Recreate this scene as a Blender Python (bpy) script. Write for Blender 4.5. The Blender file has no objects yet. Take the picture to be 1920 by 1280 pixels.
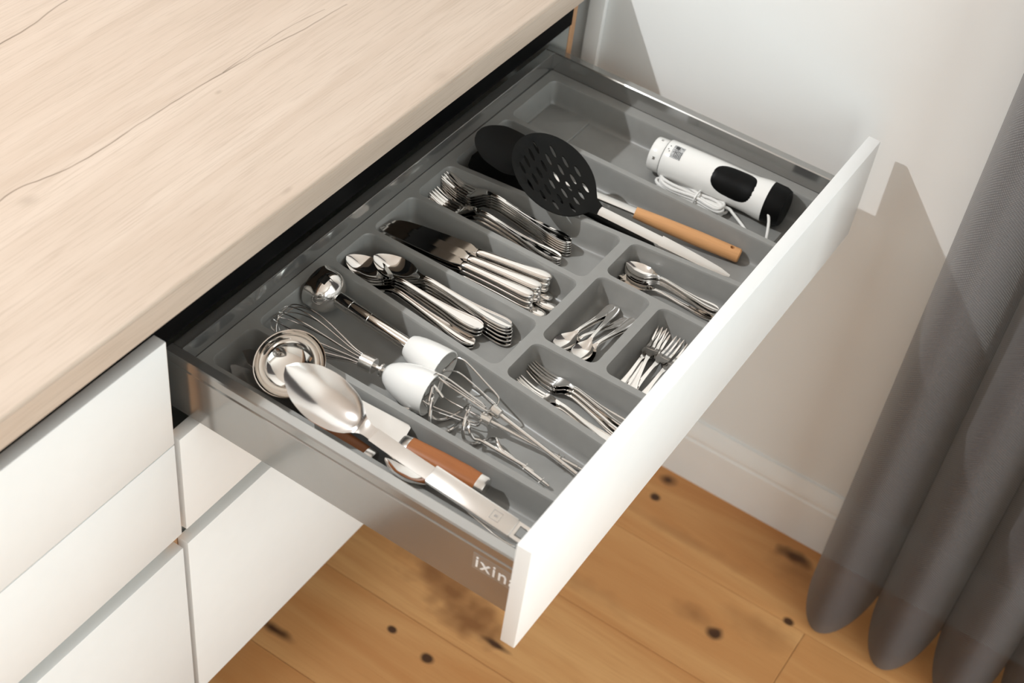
import bpy, bmesh, math, random
import numpy as np
from mathutils import Vector, Matrix, geometry

random.seed(7)
S = bpy.context.scene
COL = S.collection
PI = math.pi

# ------------------------------------------------------------------ camera
CAM_POS = Vector((-0.81713, -0.84801, 2.02634))
C_RIGHT = Vector((0.54873, -0.82930, 0.10564)).normalized()
C_FWD = Vector((0.63299, 0.32969, -0.70045)).normalized()
C_DOWN = C_FWD.cross(C_RIGHT).normalized()
C_RIGHT = C_DOWN.cross(C_FWD).normalized()
F_PX = 2750.2
cam_data = bpy.data.cameras.new('camera')
cam = bpy.data.objects.new('camera', cam_data)
COL.objects.link(cam)
cam.matrix_world = Matrix(((C_RIGHT.x, -C_DOWN.x, -C_FWD.x, CAM_POS.x),
                           (C_RIGHT.y, -C_DOWN.y, -C_FWD.y, CAM_POS.y),
                           (C_RIGHT.z, -C_DOWN.z, -C_FWD.z, CAM_POS.z),
                           (0, 0, 0, 1)))
cam_data.sensor_width = 36.0
cam_data.lens = F_PX * 36.0 / 1920.0
cam_data.clip_start = 0.05
cam_data.dof.use_dof = True
cam_data.dof.focus_distance = 1.86
cam_data.dof.aperture_fstop = 4.5
S.camera = cam


def at(u, v, z):
    """photo pixel (1920x1280) -> point on the horizontal plane at height z"""
    d = C_FWD + C_RIGHT * ((u - 960) / F_PX) + C_DOWN * ((v - 640) / F_PX)
    s = (z - CAM_POS.z) / d.z
    return CAM_POS + d * s


# ------------------------------------------------------------------ light and exposure
S.view_settings.view_transform = 'Standard'
S.view_settings.look = 'None'
S.view_settings.gamma = 1.0
S.view_settings.use_curve_mapping = False
S.view_settings.exposure = 0.18

world = bpy.data.worlds.new('world')
S.world = world
world.use_nodes = True
world.node_tree.nodes['Background'].inputs[0].default_value = (1.0, 0.95, 0.9, 1)
world.node_tree.nodes['Background'].inputs[1].default_value = 0.25


def area_light(name, loc, target, sx, sy, power, color):
    l = bpy.data.lights.new(name, 'AREA')
    l.shape = 'RECTANGLE'
    l.size, l.size_y, l.energy, l.color = sx, sy, power, color
    o = bpy.data.objects.new(name, l)
    COL.objects.link(o)
    o.location = loc
    d = Vector(target) - Vector(loc)
    o.rotation_euler = d.to_track_quat('-Z', 'Y').to_euler()
    return o


# recessed ceiling spot on the far side of the worktop: the worktop's shadow across the tray and on the wall gives its place
area_light('ceiling_spot_offscreen', (-0.45, 0.905, 2.50), (0.25, -0.1, 0.85), 0.03, 0.03, 33.0, (0.95, 0.985, 1.0))
# daylight from the glazed front of the room: it lights the drawer fronts and throws the front panel's shadow on the wall
area_light('window_front_offscreen', (-0.55, -2.72, 1.15), (-0.55, 0, 1.15), 2.6, 2.1, 62, (0.83, 0.965, 1.0))


# ------------------------------------------------------------------ materials
def nodes_of(m):
    return m.node_tree.nodes, m.node_tree.links


def mat(name, base, rough=0.5, metal=0.0, var=0.04, vscale=30.0, coat=0.0, spec=0.5, bump=0.0, bscale=400.0):
    m = bpy.data.materials.new(name)
    m.use_nodes = True
    n, l = nodes_of(m)
    b = n['Principled BSDF']
    b.inputs['Roughness'].default_value = rough
    b.inputs['Metallic'].default_value = metal
    b.inputs['Specular IOR Level'].default_value = spec
    if coat:
        b.inputs['Coat Weight'].default_value = coat
        b.inputs['Coat Roughness'].default_value = 0.06
    tc = n.new('ShaderNodeTexCoord')
    nz = n.new('ShaderNodeTexNoise')
    nz.inputs['Scale'].default_value = vscale
    l.new(tc.outputs['Object'], nz.inputs['Vector'])
    r = n.new('ShaderNodeValToRGB')
    a = [max(0, c * (1 - var)) for c in base]
    c2 = [min(1, c * (1 + var)) for c in base]
    r.color_ramp.elements[0].color = (*a, 1)
    r.color_ramp.elements[1].color = (*c2, 1)
    r.color_ramp.elements[0].position = 0.3
    r.color_ramp.elements[1].position = 0.7
    l.new(nz.outputs['Fac'], r.inputs['Fac'])
    l.new(r.outputs['Color'], b.inputs['Base Color'])
    if bump:
        n2 = n.new('ShaderNodeTexNoise')
        n2.inputs['Scale'].default_value = bscale
        l.new(tc.outputs['Object'], n2.inputs['Vector'])
        bp = n.new('ShaderNodeBump')
        bp.inputs['Strength'].default_value = bump
        bp.inputs['Distance'].default_value = 0.001
        l.new(n2.outputs['Fac'], bp.inputs['Height'])
        l.new(bp.outputs['Normal'], b.inputs['Normal'])
    return m


def math_node(n, l, op, a, b=None, clamp=False):
    k = n.new('ShaderNodeMath')
    k.operation = op
    k.use_clamp = clamp
    for i, v in enumerate((a, b)):
        if v is None:
            continue
        if isinstance(v, (int, float)):
            k.inputs[i].default_value = v
        else:
            l.new(v, k.inputs[i])
    return k.outputs[0]


def mix_col(n, l, fac, a, b, mode='MIX'):
    k = n.new('ShaderNodeMix')
    k.data_type = 'RGBA'
    k.blend_type = mode
    for s, v in ((k.inputs[0], fac), (k.inputs[6], a), (k.inputs[7], b)):
        if isinstance(v, (int, float)):
            s.default_value = v
        elif isinstance(v, tuple):
            s.default_value = (*v, 1)
        else:
            l.new(v, s)
    return k.outputs[2]


def wood(name, light, mid, dark, axis, scale=1.0, rough=0.45, grain=0.5, knots=(), cracks=(), per_object=0.0, streak=0.5, coat=0.0):
    """wood with the grain along an object axis; knots = (x, y, rx, ry, strength), cracks = polylines (axis 0)"""
    m = bpy.data.materials.new(name)
    m.use_nodes = True
    n, l = nodes_of(m)
    b = n['Principled BSDF']
    b.inputs['Roughness'].default_value = rough
    b.inputs['Specular IOR Level'].default_value = 0.35
    if coat:
        b.inputs['Coat Weight'].default_value = coat
    tc = n.new('ShaderNodeTexCoord')
    geo = n.new('ShaderNodeNewGeometry')
    src = geo.outputs['Position'] if (knots or cracks or per_object) else tc.outputs['Object']
    sc = [26.0, 26.0, 26.0]
    sc[axis] = 2.2
    mp = n.new('ShaderNodeMapping')
    mp.inputs['Scale'].default_value = [s * scale for s in sc]
    l.new(src, mp.inputs['Vector'])
    if per_object:
        oi = n.new('ShaderNodeObjectInfo')
        ofs = n.new('ShaderNodeCombineXYZ')
        k = math_node(n, l, 'MULTIPLY', oi.outputs['Random'], 60.0)
        for i in range(3):
            l.new(k, ofs.inputs[i])
        l.new(ofs.outputs[0], mp.inputs['Location'])
    big = n.new('ShaderNodeTexNoise')
    big.inputs['Scale'].default_value = 0.55
    big.inputs['Detail'].default_value = 5
    big.inputs['Distortion'].default_value = 1.2
    l.new(mp.outputs[0], big.inputs['Vector'])
    fine_mp = n.new('ShaderNodeMapping')
    sc2 = [230.0, 230.0, 230.0]
    sc2[axis] = 9.0
    fine_mp.inputs['Scale'].default_value = [s * scale for s in sc2]
    l.new(src, fine_mp.inputs['Vector'])
    fine = n.new('ShaderNodeTexNoise')
    fine.inputs['Scale'].default_value = 1.6
    fine.inputs['Detail'].default_value = 4
    l.new(fine_mp.outputs[0], fine.inputs['Vector'])
    r1 = n.new('ShaderNodeValToRGB')
    r1.color_ramp.elements[0].position = 0.28
    r1.color_ramp.elements[1].position = 0.72
    r1.color_ramp.elements[0].color = (*mid, 1)
    r1.color_ramp.elements[1].color = (*light, 1)
    l.new(big.outputs['Fac'], r1.inputs['Fac'])
    fr = n.new('ShaderNodeValToRGB')
    fr.color_ramp.elements[0].position = 0.30
    fr.color_ramp.elements[1].position = 0.52
    fr.color_ramp.elements[0].color = (1, 1, 1, 1)
    fr.color_ramp.elements[1].color = (0, 0, 0, 1)
    l.new(fine.outputs['Fac'], fr.inputs['Fac'])
    g = math_node(n, l, 'MULTIPLY', fr.outputs['Color'], grain)
    col = mix_col(n, l, g, r1.outputs['Color'], mix_col(n, l, streak, mid, dark))
    if per_object:
        tone = math_node(n, l, 'MULTIPLY', oi.outputs['Random'], per_object)
        col = mix_col(n, l, tone, col, mid)
    sep = n.new('ShaderNodeSeparateXYZ')
    l.new(src, sep.inputs[0])
    if knots or cracks:
        wob = n.new('ShaderNodeTexNoise')
        wob.inputs['Scale'].default_value = 26.0
        wob.inputs['Detail'].default_value = 1.5
        l.new(src, wob.inputs['Vector'])
        wv = math_node(n, l, 'SUBTRACT', wob.outputs['Fac'], 0.5)
    for (kx, ky, rx, ry, st) in knots:
        dx = math_node(n, l, 'DIVIDE', math_node(n, l, 'SUBTRACT', sep.outputs[0], kx), rx)
        dy = math_node(n, l, 'DIVIDE', math_node(n, l, 'SUBTRACT', sep.outputs[1], ky), ry)
        d2 = math_node(n, l, 'ADD', math_node(n, l, 'MULTIPLY', dx, dx), math_node(n, l, 'MULTIPLY', dy, dy))
        d = math_node(n, l, 'SQRT', d2)
        d = math_node(n, l, 'ADD', d, math_node(n, l, 'MULTIPLY', wv, 1.5))
        f = math_node(n, l, 'MULTIPLY', math_node(n, l, 'SUBTRACT', 1.2, d, True), st, True)
        col = mix_col(n, l, f, col, dark if st >= 1.0 else tuple(0.45 * m_ + 0.55 * d_ for m_, d_ in zip(mid, dark)))
    for pts, width, st in cracks:
        fc = n.new('ShaderNodeFloatCurve')
        x0, x1 = pts[0][0] - 0.02, pts[-1][0] + 0.02
        ys = [p[1] for p in pts]
        y0, y1 = min(ys) - 0.02, max(ys) + 0.02
        cv = fc.mapping.curves[0]
        cv.points[0].location = ((pts[0][0] - x0) / (x1 - x0), (pts[0][1] - y0) / (y1 - y0))
        cv.points[1].location = ((pts[-1][0] - x0) / (x1 - x0), (pts[-1][1] - y0) / (y1 - y0))
        for p in pts[1:-1]:
            cv.points.new((p[0] - x0) / (x1 - x0), (p[1] - y0) / (y1 - y0))
        fc.mapping.update()
        xn = math_node(n, l, 'DIVIDE', math_node(n, l, 'SUBTRACT', sep.outputs[0], x0), x1 - x0)
        l.new(xn, fc.inputs['Value'])
        yc = math_node(n, l, 'ADD', math_node(n, l, 'MULTIPLY', fc.outputs[0], y1 - y0), y0)
        dd = math_node(n, l, 'SUBTRACT', sep.outputs[1], yc)
        dd = math_node(n, l, 'ABSOLUTE', math_node(n, l, 'ADD', dd, math_node(n, l, 'MULTIPLY', wv, 0.004)))
        f = math_node(n, l, 'SUBTRACT', 1.0, math_node(n, l, 'DIVIDE', dd, width), True)
        inside = math_node(n, l, 'MULTIPLY', math_node(n, l, 'GREATER_THAN', sep.outputs[0], pts[0][0]),
                           math_node(n, l, 'LESS_THAN', sep.outputs[0], pts[-1][0]))
        mod = n.new('ShaderNodeTexNoise')
        mod.inputs['Scale'].default_value = 14
        l.new(src, mod.inputs['Vector'])
        f = math_node(n, l, 'MULTIPLY', f, inside)
        f = math_node(n, l, 'MULTIPLY', f, math_node(n, l, 'MULTIPLY', mod.outputs['Fac'], st * 1.7), True)
        col = mix_col(n, l, f, col, dark)
    l.new(col, b.inputs['Base Color'])
    bp = n.new('ShaderNodeBump')
    bp.inputs['Strength'].default_value = 0.12
    bp.inputs['Distance'].default_value = 0.0006
    l.new(fine.outputs['Fac'], bp.inputs['Height'])
    l.new(bp.outputs['Normal'], b.inputs['Normal'])
    return m


M = {}
M['white_front'] = mat('white_lacquer', (0.82, 0.815, 0.805), 0.32, var=0.008)
M['wall'] = mat('wall_paint', (0.80, 0.795, 0.78), 0.7, var=0.012, vscale=6, bump=0.05)
M['ceiling'] = mat('ceiling_paint', (0.82, 0.80, 0.78), 0.8, var=0.01)
M['baseboard'] = mat('baseboard_paint', (0.86, 0.845, 0.825), 0.4, var=0.01)
M['cabinet'] = mat('cabinet_board', (0.66, 0.66, 0.63), 0.5, var=0.02)
M['black_rail'] = mat('black_anodised_profile', (0.002, 0.002, 0.0022), 0.5, var=0.1, spec=0.05)
M['plinth'] = mat('plinth_board', (0.05, 0.045, 0.04), 0.6)
M['drawer_metal'] = mat('grey_drawer_metal', (0.40, 0.39, 0.375), 0.17, metal=0.8, var=0.015, coat=0.0)
M['tray'] = mat('grey_tray_plastic', (0.25, 0.245, 0.233), 0.34, var=0.03, vscale=60, spec=0.45, bump=0.03, bscale=900)
M['steel'] = mat('polished_steel', (0.80, 0.775, 0.745), 0.07, metal=1.0, var=0.02)
M['soft_steel'] = mat('fine_satin_steel', (0.82, 0.80, 0.785), 0.16, metal=1.0, var=0.02)
M['engraved'] = mat('engraved_steel', (0.34, 0.33, 0.32), 0.35, metal=1.0)
M['satin'] = mat('satin_steel', (0.74, 0.72, 0.695), 0.24, metal=1.0, var=0.03)
M['wire'] = mat('wire_steel', (0.72, 0.70, 0.68), 0.16, metal=1.0, var=0.02)
M['black'] = mat('black_nylon', (0.007, 0.0068, 0.0063), 0.5, var=0.12, spec=0.12)
M['black_soft'] = mat('black_soft_grip', (0.003, 0.003, 0.003), 0.45, var=0.1, spec=0.12)
M['white_plastic'] = mat('white_plastic', (0.80, 0.785, 0.76), 0.16, var=0.008, coat=0.3)
M['white_cable'] = mat('white_cable', (0.78, 0.765, 0.74), 0.4, var=0.01)
M['print_grey'] = mat('grey_print', (0.36, 0.36, 0.36), 0.6, var=0.6, vscale=420)
M['print_and_seam_dark'] = mat('dark_print_and_seam_shade', (0.05, 0.05, 0.05), 0.6)
M['letter_white'] = mat('white_lettering', (0.82, 0.81, 0.80), 0.5)
M['badge'] = mat('badge_film', (0.40, 0.385, 0.365), 0.22, metal=0.6)
M['wood_handle'] = wood('cherry_handle', (0.36, 0.125, 0.035), (0.27, 0.085, 0.022), (0.15, 0.045, 0.012), 0, 2.2, 0.42, 0.35)
M['beech'] = wood('beech_handle', (0.66, 0.35, 0.155), (0.55, 0.27, 0.11), (0.36, 0.16, 0.06), 0, 2.0, 0.45, 0.4)
M['oak_edge'] = wood('oak_edge_band', (0.62, 0.36, 0.20), (0.50, 0.27, 0.14), (0.33, 0.17, 0.08), 2, 1.0, 0.5, 0.4)

# ------------------------------------------------------------------ mesh helpers


def new_obj(name, verts, faces, material, parent=None, smooth=True, world_coords=False, angle=35):
    me = bpy.data.meshes.new(name)
    if parent is not None and world_coords:
        o3 = parent.location
        verts = [(v[0] - o3.x, v[1] - o3.y, v[2] - o3.z) for v in verts]
    me.from_pydata([tuple(v) for v in verts], [], faces)
    me.validate()
    bm = bmesh.new()
    bm.from_mesh(me)
    bmesh.ops.recalc_face_normals(bm, faces=bm.faces)
    if smooth:
        lim = math.radians(angle)
        for f in bm.faces:
            f.smooth = True
        for e in bm.edges:
            if len(e.link_faces) == 2 and e.calc_face_angle(0) > lim:
                e.smooth = False
    bm.to_mesh(me)
    bm.free()
    me.materials.append(material)
    o = bpy.data.objects.new(name, me)
    COL.objects.link(o)
    if parent is not None:
        o.parent = parent
    return o


def cut(o, vf, mtx=None):
    """cut a real hole into a part"""
    mb = MB().add(vf, mtx)
    c = mb.build('cutter', o.data.materials[0])
    md = o.modifiers.new('hole', 'BOOLEAN')
    md.object, md.operation, md.solver = c, 'DIFFERENCE', 'EXACT'
    par, o.parent = o.parent, None
    bpy.context.view_layer.update()
    me = bpy.data.meshes.new_from_object(o.evaluated_get(bpy.context.evaluated_depsgraph_get()))
    o.modifiers.clear()
    bm = bmesh.new()
    bm.from_mesh(me)
    for e in bm.edges:
        if len(e.link_faces) == 2 and e.calc_face_angle(0) > math.radians(32):
            e.smooth = False
    bmesh.ops.triangulate(bm, faces=[f for f in bm.faces if len(f.verts) > 4])
    bm.to_mesh(me)
    bm.free()
    o.data = me
    o.parent = par
    bpy.data.objects.remove(c)
    return o


class MB:
    """collects pieces of geometry of ONE part"""

    def __init__(self):
        self.v, self.f = [], []

    def add(self, vf, mtx=None):
        v, f = vf
        k = len(self.v)
        if mtx is not None:
            v = [tuple(mtx @ Vector(p)) for p in v]
        self.v += [tuple(p) for p in v]
        self.f += [tuple(i + k for i in q) for q in f]
        return self

    def build(self, name, material, parent=None, **kw):
        return new_obj(name, self.v, self.f, material, parent, **kw)


def box_vf(x0, x1, y0, y1, z0, z1, bev=0.0, seg=2):
    bm = bmesh.new()
    bmesh.ops.create_cube(bm, size=1.0)
    for v in bm.verts:
        v.co = Vector(((x0 + x1) / 2 + v.co.x * (x1 - x0), (y0 + y1) / 2 + v.co.y * (y1 - y0), (z0 + z1) / 2 + v.co.z * (z1 - z0)))
    if bev:
        bmesh.ops.bevel(bm, geom=list(bm.edges), offset=bev, segments=seg, profile=0.5, affect='EDGES', clamp_overlap=True)
    bm.verts.index_update()
    out = [tuple(v.co) for v in bm.verts], [tuple(v.index for v in f.verts) for f in bm.faces]
    bm.free()
    return out


def box(name, x0, x1, y0, y1, z0, z1, material, parent=None, bev=0.0, seg=2):
    return MB().add(box_vf(x0, x1, y0, y1, z0, z1, bev, seg)).build(name, material, parent, world_coords=True)


def pchip(xs, ys, q):
    xs, ys, q = np.array(xs, float), np.array(ys, float), np.array(q, float)
    h = np.diff(xs)
    d = np.diff(ys) / h
    m = np.zeros_like(xs)
    m[0], m[-1] = d[0], d[-1]
    for i in range(1, len(xs) - 1):
        if d[i - 1] * d[i] > 0:
            w1, w2 = 2 * h[i] + h[i - 1], h[i] + 2 * h[i - 1]
            m[i] = (w1 + w2) / (w1 / d[i - 1] + w2 / d[i])
    i = np.clip(np.searchsorted(xs, q) - 1, 0, len(h) - 1)
    t = (q - xs[i]) / h[i]
    return ((2 * t**3 - 3 * t**2 + 1) * ys[i] + (t**3 - 2 * t**2 + t) * h[i] * m[i]
            + (-2 * t**3 + 3 * t**2) * ys[i + 1] + (t**3 - t**2) * h[i] * m[i + 1])


def ribbon_vf(xs, ws, zs, dips, ths, m=9, rim=0.0, y0=0.0):
    """solid strip along x: half width, height, dish depth and thickness per station"""
    n = len(xs)
    ts = [math.sin(PI / 2 * (-1 + 2 * j / (m - 1))) for j in range(m)]
    top, bot = [], []
    for i in range(n):
        for t in ts:
            z = zs[i] - dips[i] * (1 - t * t)
            if rim:
                u_ = max(0.0, (abs(t) - 0.70) / 0.30)
                z += rim * math.sin(min(1.0, u_) * PI) * min(1, ws[i] / 0.006)
            th = ths[i] * (1 - 0.75 * t**6)
            top.append((xs[i], y0 + ws[i] * t, z))
            bot.append((xs[i], y0 + ws[i] * t, z - th))
    v = top + bot
    o = n * m
    f = []
    for i in range(n - 1):
        for j in range(m - 1):
            a, b, c, d = i * m + j, i * m + j + 1, (i + 1) * m + j + 1, (i + 1) * m + j
            f.append((a, d, c, b))
            f.append((o + a, o + b, o + c, o + d))
        a, d = i * m, (i + 1) * m
        f.append((a, o + a, o + d, d))
        a, d = i * m + m - 1, (i + 1) * m + m - 1
        f.append((a, d, o + d, o + a))
    for j in range(m - 1):
        f.append((j, j + 1, o + j + 1, o + j))
        k = (n - 1) * m
        f.append((k + j, o + k + j, o + k + j + 1, k + j + 1))
    return v, f


def loft_vf(rings, cap=True):
    n, m = len(rings), len(rings[0])
    v = [p for r in rings for p in r]
    f = []
    for i in range(n - 1):
        for j in range(m):
            a, b = i * m + j, i * m + (j + 1) % m
            f.append((a, b, b + m, a + m))
    if cap:
        f.append(tuple(range(m - 1, -1, -1)))
        f.append(tuple((n - 1) * m + j for j in range(m)))
    return v, f


def oval_loft_vf(stations, n=14, power=2.0):
    """stations (x, half_y, half_z, zc[, yc]) -> closed oval body along x"""
    rings = []
    for s in stations:
        x, ry, rz, zc = s[:4]
        yc = s[4] if len(s) > 4 else 0
        r = []
        for j in range(n):
            a = 2 * PI * j / n
            c, q = math.cos(a), math.sin(a)
            e = 2.0 / power
            r.append((x, yc + ry * math.copysign(abs(c)**e, c), zc + rz * math.copysign(abs(q)**e, q)))
        rings.append(r)
    return loft_vf(rings)


def lathe_vf(profile, n=32, skip=None, cap=False):
    """profile (x, r) turned about the x axis"""
    v, f = [], []
    for (x, r) in profile:
        for j in range(n):
            a = 2 * PI * j / n
            v.append((x, r * math.cos(a), r * math.sin(a)))
    for i in range(len(profile) - 1):
        for j in range(n):
            if skip and skip(i, j):
                continue
            a, b = i * n + j, i * n + (j + 1) % n
            f.append((a, b, b + n, a + n))
    if cap:
        f.append(tuple(range(n - 1, -1, -1)))
        f.append(tuple((len(profile) - 1) * n + j for j in range(n)))
    return v, f


def smooth_path(pts, per=6, closed=False):
    P = [Vector(p) for p in pts]
    n = len(P)
    out = []
    rng = n if closed else n - 1
    for i in range(rng):
        p0 = P[(i - 1) % n] if closed or i > 0 else P[0]
        p1, p2 = P[i], P[(i + 1) % n]
        p3 = P[(i + 2) % n] if closed or i + 2 < n else P[-1]
        for k in range(per):
            t = k / per
            out.append(0.5 * ((2 * p1) + (p2 - p0) * t + (2 * p0 - 5 * p1 + 4 * p2 - p3) * t * t + (3 * p1 - p0 - 3 * p2 + p3) * t**3))
    if not closed:
        out.append(P[-1])
    return out


def tube_vf(path, r, n=8, closed=False):
    P = [Vector(p) for p in path]
    k = len(P)
    rr = r if isinstance(r, (list, tuple)) else [r] * k
    tang = []
    for i in range(k):
        a = P[(i + 1) % k] if closed or i < k - 1 else P[i]
        b = P[i - 1] if closed or i > 0 else P[i]
        t = a - b
        tang.append(t.normalized() if t.length > 1e-12 else Vector((1, 0, 0)))
    up = Vector((0, 0, 1)) if abs(tang[0].z) < 0.9 else Vector((0, 1, 0))
    nrm = (up - tang[0] * up.dot(tang[0])).normalized()
    v, f = [], []
    for i in range(k):
        nrm = (nrm - tang[i] * nrm.dot(tang[i]))
        nrm = nrm.normalized() if nrm.length > 1e-9 else tang[i].orthogonal().normalized()
        bn = tang[i].cross(nrm)
        for j in range(n):
            a = 2 * PI * j / n
            v.append(tuple(P[i] + (nrm * math.cos(a) + bn * math.sin(a)) * rr[i]))
    for i in range(k if closed else k - 1):
        for j in range(n):
            a, b = i * n + j, i * n + (j + 1) % n
            c, d = ((i + 1) % k) * n + (j + 1) % n, ((i + 1) % k) * n + j
            f.append((a, b, c, d))
    if not closed:
        f.append(tuple(range(n - 1, -1, -1)))
        f.append(tuple((k - 1) * n + j for j in range(n)))
    return v, f


def in_poly(x, y, poly):
    c = False
    j = len(poly) - 1
    for i in range(len(poly)):
        xi, yi = poly[i]
        xj, yj = poly[j]
        if (yi > y) != (yj > y) and x < (xj - xi) * (y - yi) / (yj - yi) + xi:
            c = not c
        j = i
    return c


def fill2d(outer, holes, extra=()):
    pts, edges = [], []
    for loop in [outer] + list(holes):
        k = len(pts)
        m = len(loop)
        pts += [Vector((p[0], p[1])) for p in loop]
        edges += [(k + i, k + (i + 1) % m) for i in range(m)]
    pts += [Vector(p) for p in extra]
    vo, eo, fo, _, _, _ = geometry.delaunay_2d_cdt(pts, edges, [], 0, 1e-7)
    tris = []
    for f in fo:
        cx = sum(vo[i].x for i in f) / len(f)
        cy = sum(vo[i].y for i in f) / len(f)
        if in_poly(cx, cy, outer) and not any(in_poly(cx, cy, h) for h in holes):
            tris.append(tuple(f))
    return [(p.x, p.y) for p in vo], tris


def plate_vf(outer, holes, th, zf=lambda x, y: 0.0, extra=()):
    """flat or dished sheet with real holes; zf gives the height of the top"""
    p2, tris = fill2d(outer, holes, extra)
    n = len(p2)
    v = [(x, y, zf(x, y)) for x, y in p2] + [(x, y, zf(x, y) - th) for x, y in p2]
    f = [t for t in tris] + [tuple(n + i for i in reversed(t)) for t in tris]
    cnt = {}
    for t in tris:
        for i in range(3):
            e = (t[i], t[(i + 1) % 3])
            cnt[e] = cnt.get(e, 0) + 1
    for (a, b) in cnt:
        if (b, a) not in cnt:
            f.append((b, a, n + a, n + b))
    return v, f


def rrect(x0, x1, y0, y1, r, n=6):
    pts = []
    for cx, cy, a0 in ((x1 - r, y1 - r, 0), (x0 + r, y1 - r, 90), (x0 + r, y0 + r, 180), (x1 - r, y0 + r, 270)):
        for k in range(n + 1):
            a = math.radians(a0 + 90 * k / n)
            pts.append((cx + r * math.cos(a), cy + r * math.sin(a)))
    return pts


# ------------------------------------------------------------------ things
def tag(o, label, cat, group=None):
    o['label'] = label
    o['category'] = cat
    if group:
        o['group'] = group
    return o


def thing(name, label, cat, loc=(0, 0, 0), group=None):
    o = bpy.data.objects.new(name, None)
    COL.objects.link(o)
    o.empty_display_size = 0.05
    o.location = loc
    return tag(o, label, cat, group)


def struct(o):
    o['kind'] = 'structure'
    return o


def dup(root, label, group=None):
    r = root.copy()
    COL.objects.link(r)
    r['label'] = label
    if group:
        r['group'] = group
    elif 'group' in r:
        del r['group']
    for ch in list(root.children):
        c = ch.copy()
        COL.objects.link(c)
        c.parent = r
        for g in list(ch.children):
            d = g.copy()
            COL.objects.link(d)
            d.parent = c
    return r


def lay(root, end, tip, z0, ze, zt, pitch=0.0, roll=0.0):
    """lay a long thing whose handle end is its origin; end/tip are photo pixels, ze/zt the heights of those points"""
    a, b = at(*end, ze), at(*tip, zt)
    yaw = math.atan2(b.y - a.y, b.x - a.x)
    root.matrix_world = (Matrix.Translation((a.x, a.y, z0)) @ Matrix.Rotation(yaw, 4, 'Z')
                         @ Matrix.Rotation(-pitch, 4, 'Y') @ Matrix.Rotation(roll, 4, 'X'))
    return root


def lay_xy(root, x, y, z, yaw_deg, pitch=0.0, roll=0.0):
    root.matrix_world = (Matrix.Translation((x, y, z)) @ Matrix.Rotation(math.radians(yaw_deg), 4, 'Z')
                         @ Matrix.Rotation(-pitch, 4, 'Y') @ Matrix.Rotation(roll, 4, 'X'))
    return root


# ================================================================== SETTING
XW = 0.936          # right-hand wall
FLOOR_KNOTS = [(0.452, -0.150, 0.032, 0.090, 0.98), (0.425, -0.205, 0.032, 0.065, 0.99), (0.478, -0.10, 0.024, 0.07, 0.8), (0.412, -0.262, 0.006, 0.03, 1.0),
               (0.333, -0.110, 0.006, 0.008, 1.6), (0.323, -0.186, 0.009, 0.012, 1.6), (0.847, -0.316, 0.009, 0.010, 1.6),
               (0.899, -0.317, 0.014, 0.020, 1.1), (0.655, -0.541, 0.013, 0.016, 1.5), (0.668, -0.493, 0.020, 0.045, 0.6),
               (0.754, -0.631, 0.008, 0.010, 1.5), (0.885, -0.581, 0.016, 0.034, 1.1), (0.86, -0.60, 0.03, 0.06, 0.5), (0.217, 0.040, 0.010, 0.045, 1.0),
               (0.71, -0.60, 0.03, 0.07, 0.35), (0.60, -0.30, 0.02, 0.10, 0.3), (0.80, -0.40, 0.015, 0.12, 0.3)]
FLOOR_LIGHT, FLOOR_MID, FLOOR_DARK = (0.80, 0.445, 0.185), (0.57, 0.240, 0.077), (0.075, 0.030, 0.012)
M['floor'] = wood('oak_floor', FLOOR_LIGHT, FLOOR_MID, FLOOR_DARK, 1, 0.85, 0.5, 0.22, knots=FLOOR_KNOTS, per_object=0.40, streak=0.15)
M['sub'] = mat('floor_joint', (0.22, 0.10, 0.04), 0.8)

floor = struct(box('floor', -2.8, XW + 0.02, -2.8, 2.2, -0.05, -0.012, M['sub']))
pw = 0.19
k = 0
x = 0.37 - 17 * pw
while x < XW:
    off = [-0.66, -1.35, -0.2, -1.0, 0.1, -0.85][k % 6]
    if abs(x - 0.56) < 0.01:
        off = -0.664
    ys = [-2.8] + [y for y in (off - 1.8, off, off + 1.8) if -2.7 < y < 2.1] + [2.2]
    for a, b in zip(ys[:-1], ys[1:]):
        p = box('plank', x + 0.0004, min(x + pw, XW + 0.02) - 0.0004, a + 0.0004, b - 0.0004, -0.012, 0.0, M['floor'], floor, 0.0006, 1)
    x += pw
    k += 1

struct(box('wall_right', XW, XW + 0.12, -2.8, 2.2, 0, 2.56, M['wall']))
struct(box('wall_back', -2.8, XW + 0.12, 2.2, 2.3, 0, 2.56, M['wall']))
struct(box('wall_left', -2.9, -2.8, -2.8, 2.3, 0, 2.56, M['wall']))
struct(box('wall_front', -2.8, XW + 0.12, -2.9, -2.8, 0, 2.56, M['wall']))
struct(box('ceiling', -2.9, XW + 0.12, -2.9, 2.3, 2.56, 2.66, M['ceiling']))


def window_frame(name, cx, cy, cz, w, h, axis):
    mb = MB()
    t, d = 0.06, 0.05
    for (u0, u1, z0, z1) in ((-w / 2 - t, w / 2 + t, h / 2, h / 2 + t), (-w / 2 - t, w / 2 + t, -h / 2 - t, -h / 2),
                             (-w / 2 - t, -w / 2, -h / 2, h / 2), (w / 2, w / 2 + t, -h / 2, h / 2)):
        if axis == 'y':
            mb.add(box_vf(cx + u0, cx + u1, cy, cy + d, cz + z0, cz + z1, 0.004))
        else:
            mb.add(box_vf(cx, cx + d, cy + u0, cy + u1, cz + z0, cz + z1, 0.004))
    return struct(mb.build(name, M['baseboard']))


window_frame('window_1', -0.55, -2.80, 1.15, 2.66, 2.16, 'y')
window_frame('window_2', -2.80, -1.0, 1.15, 2.66, 2.16, 'x')

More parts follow.
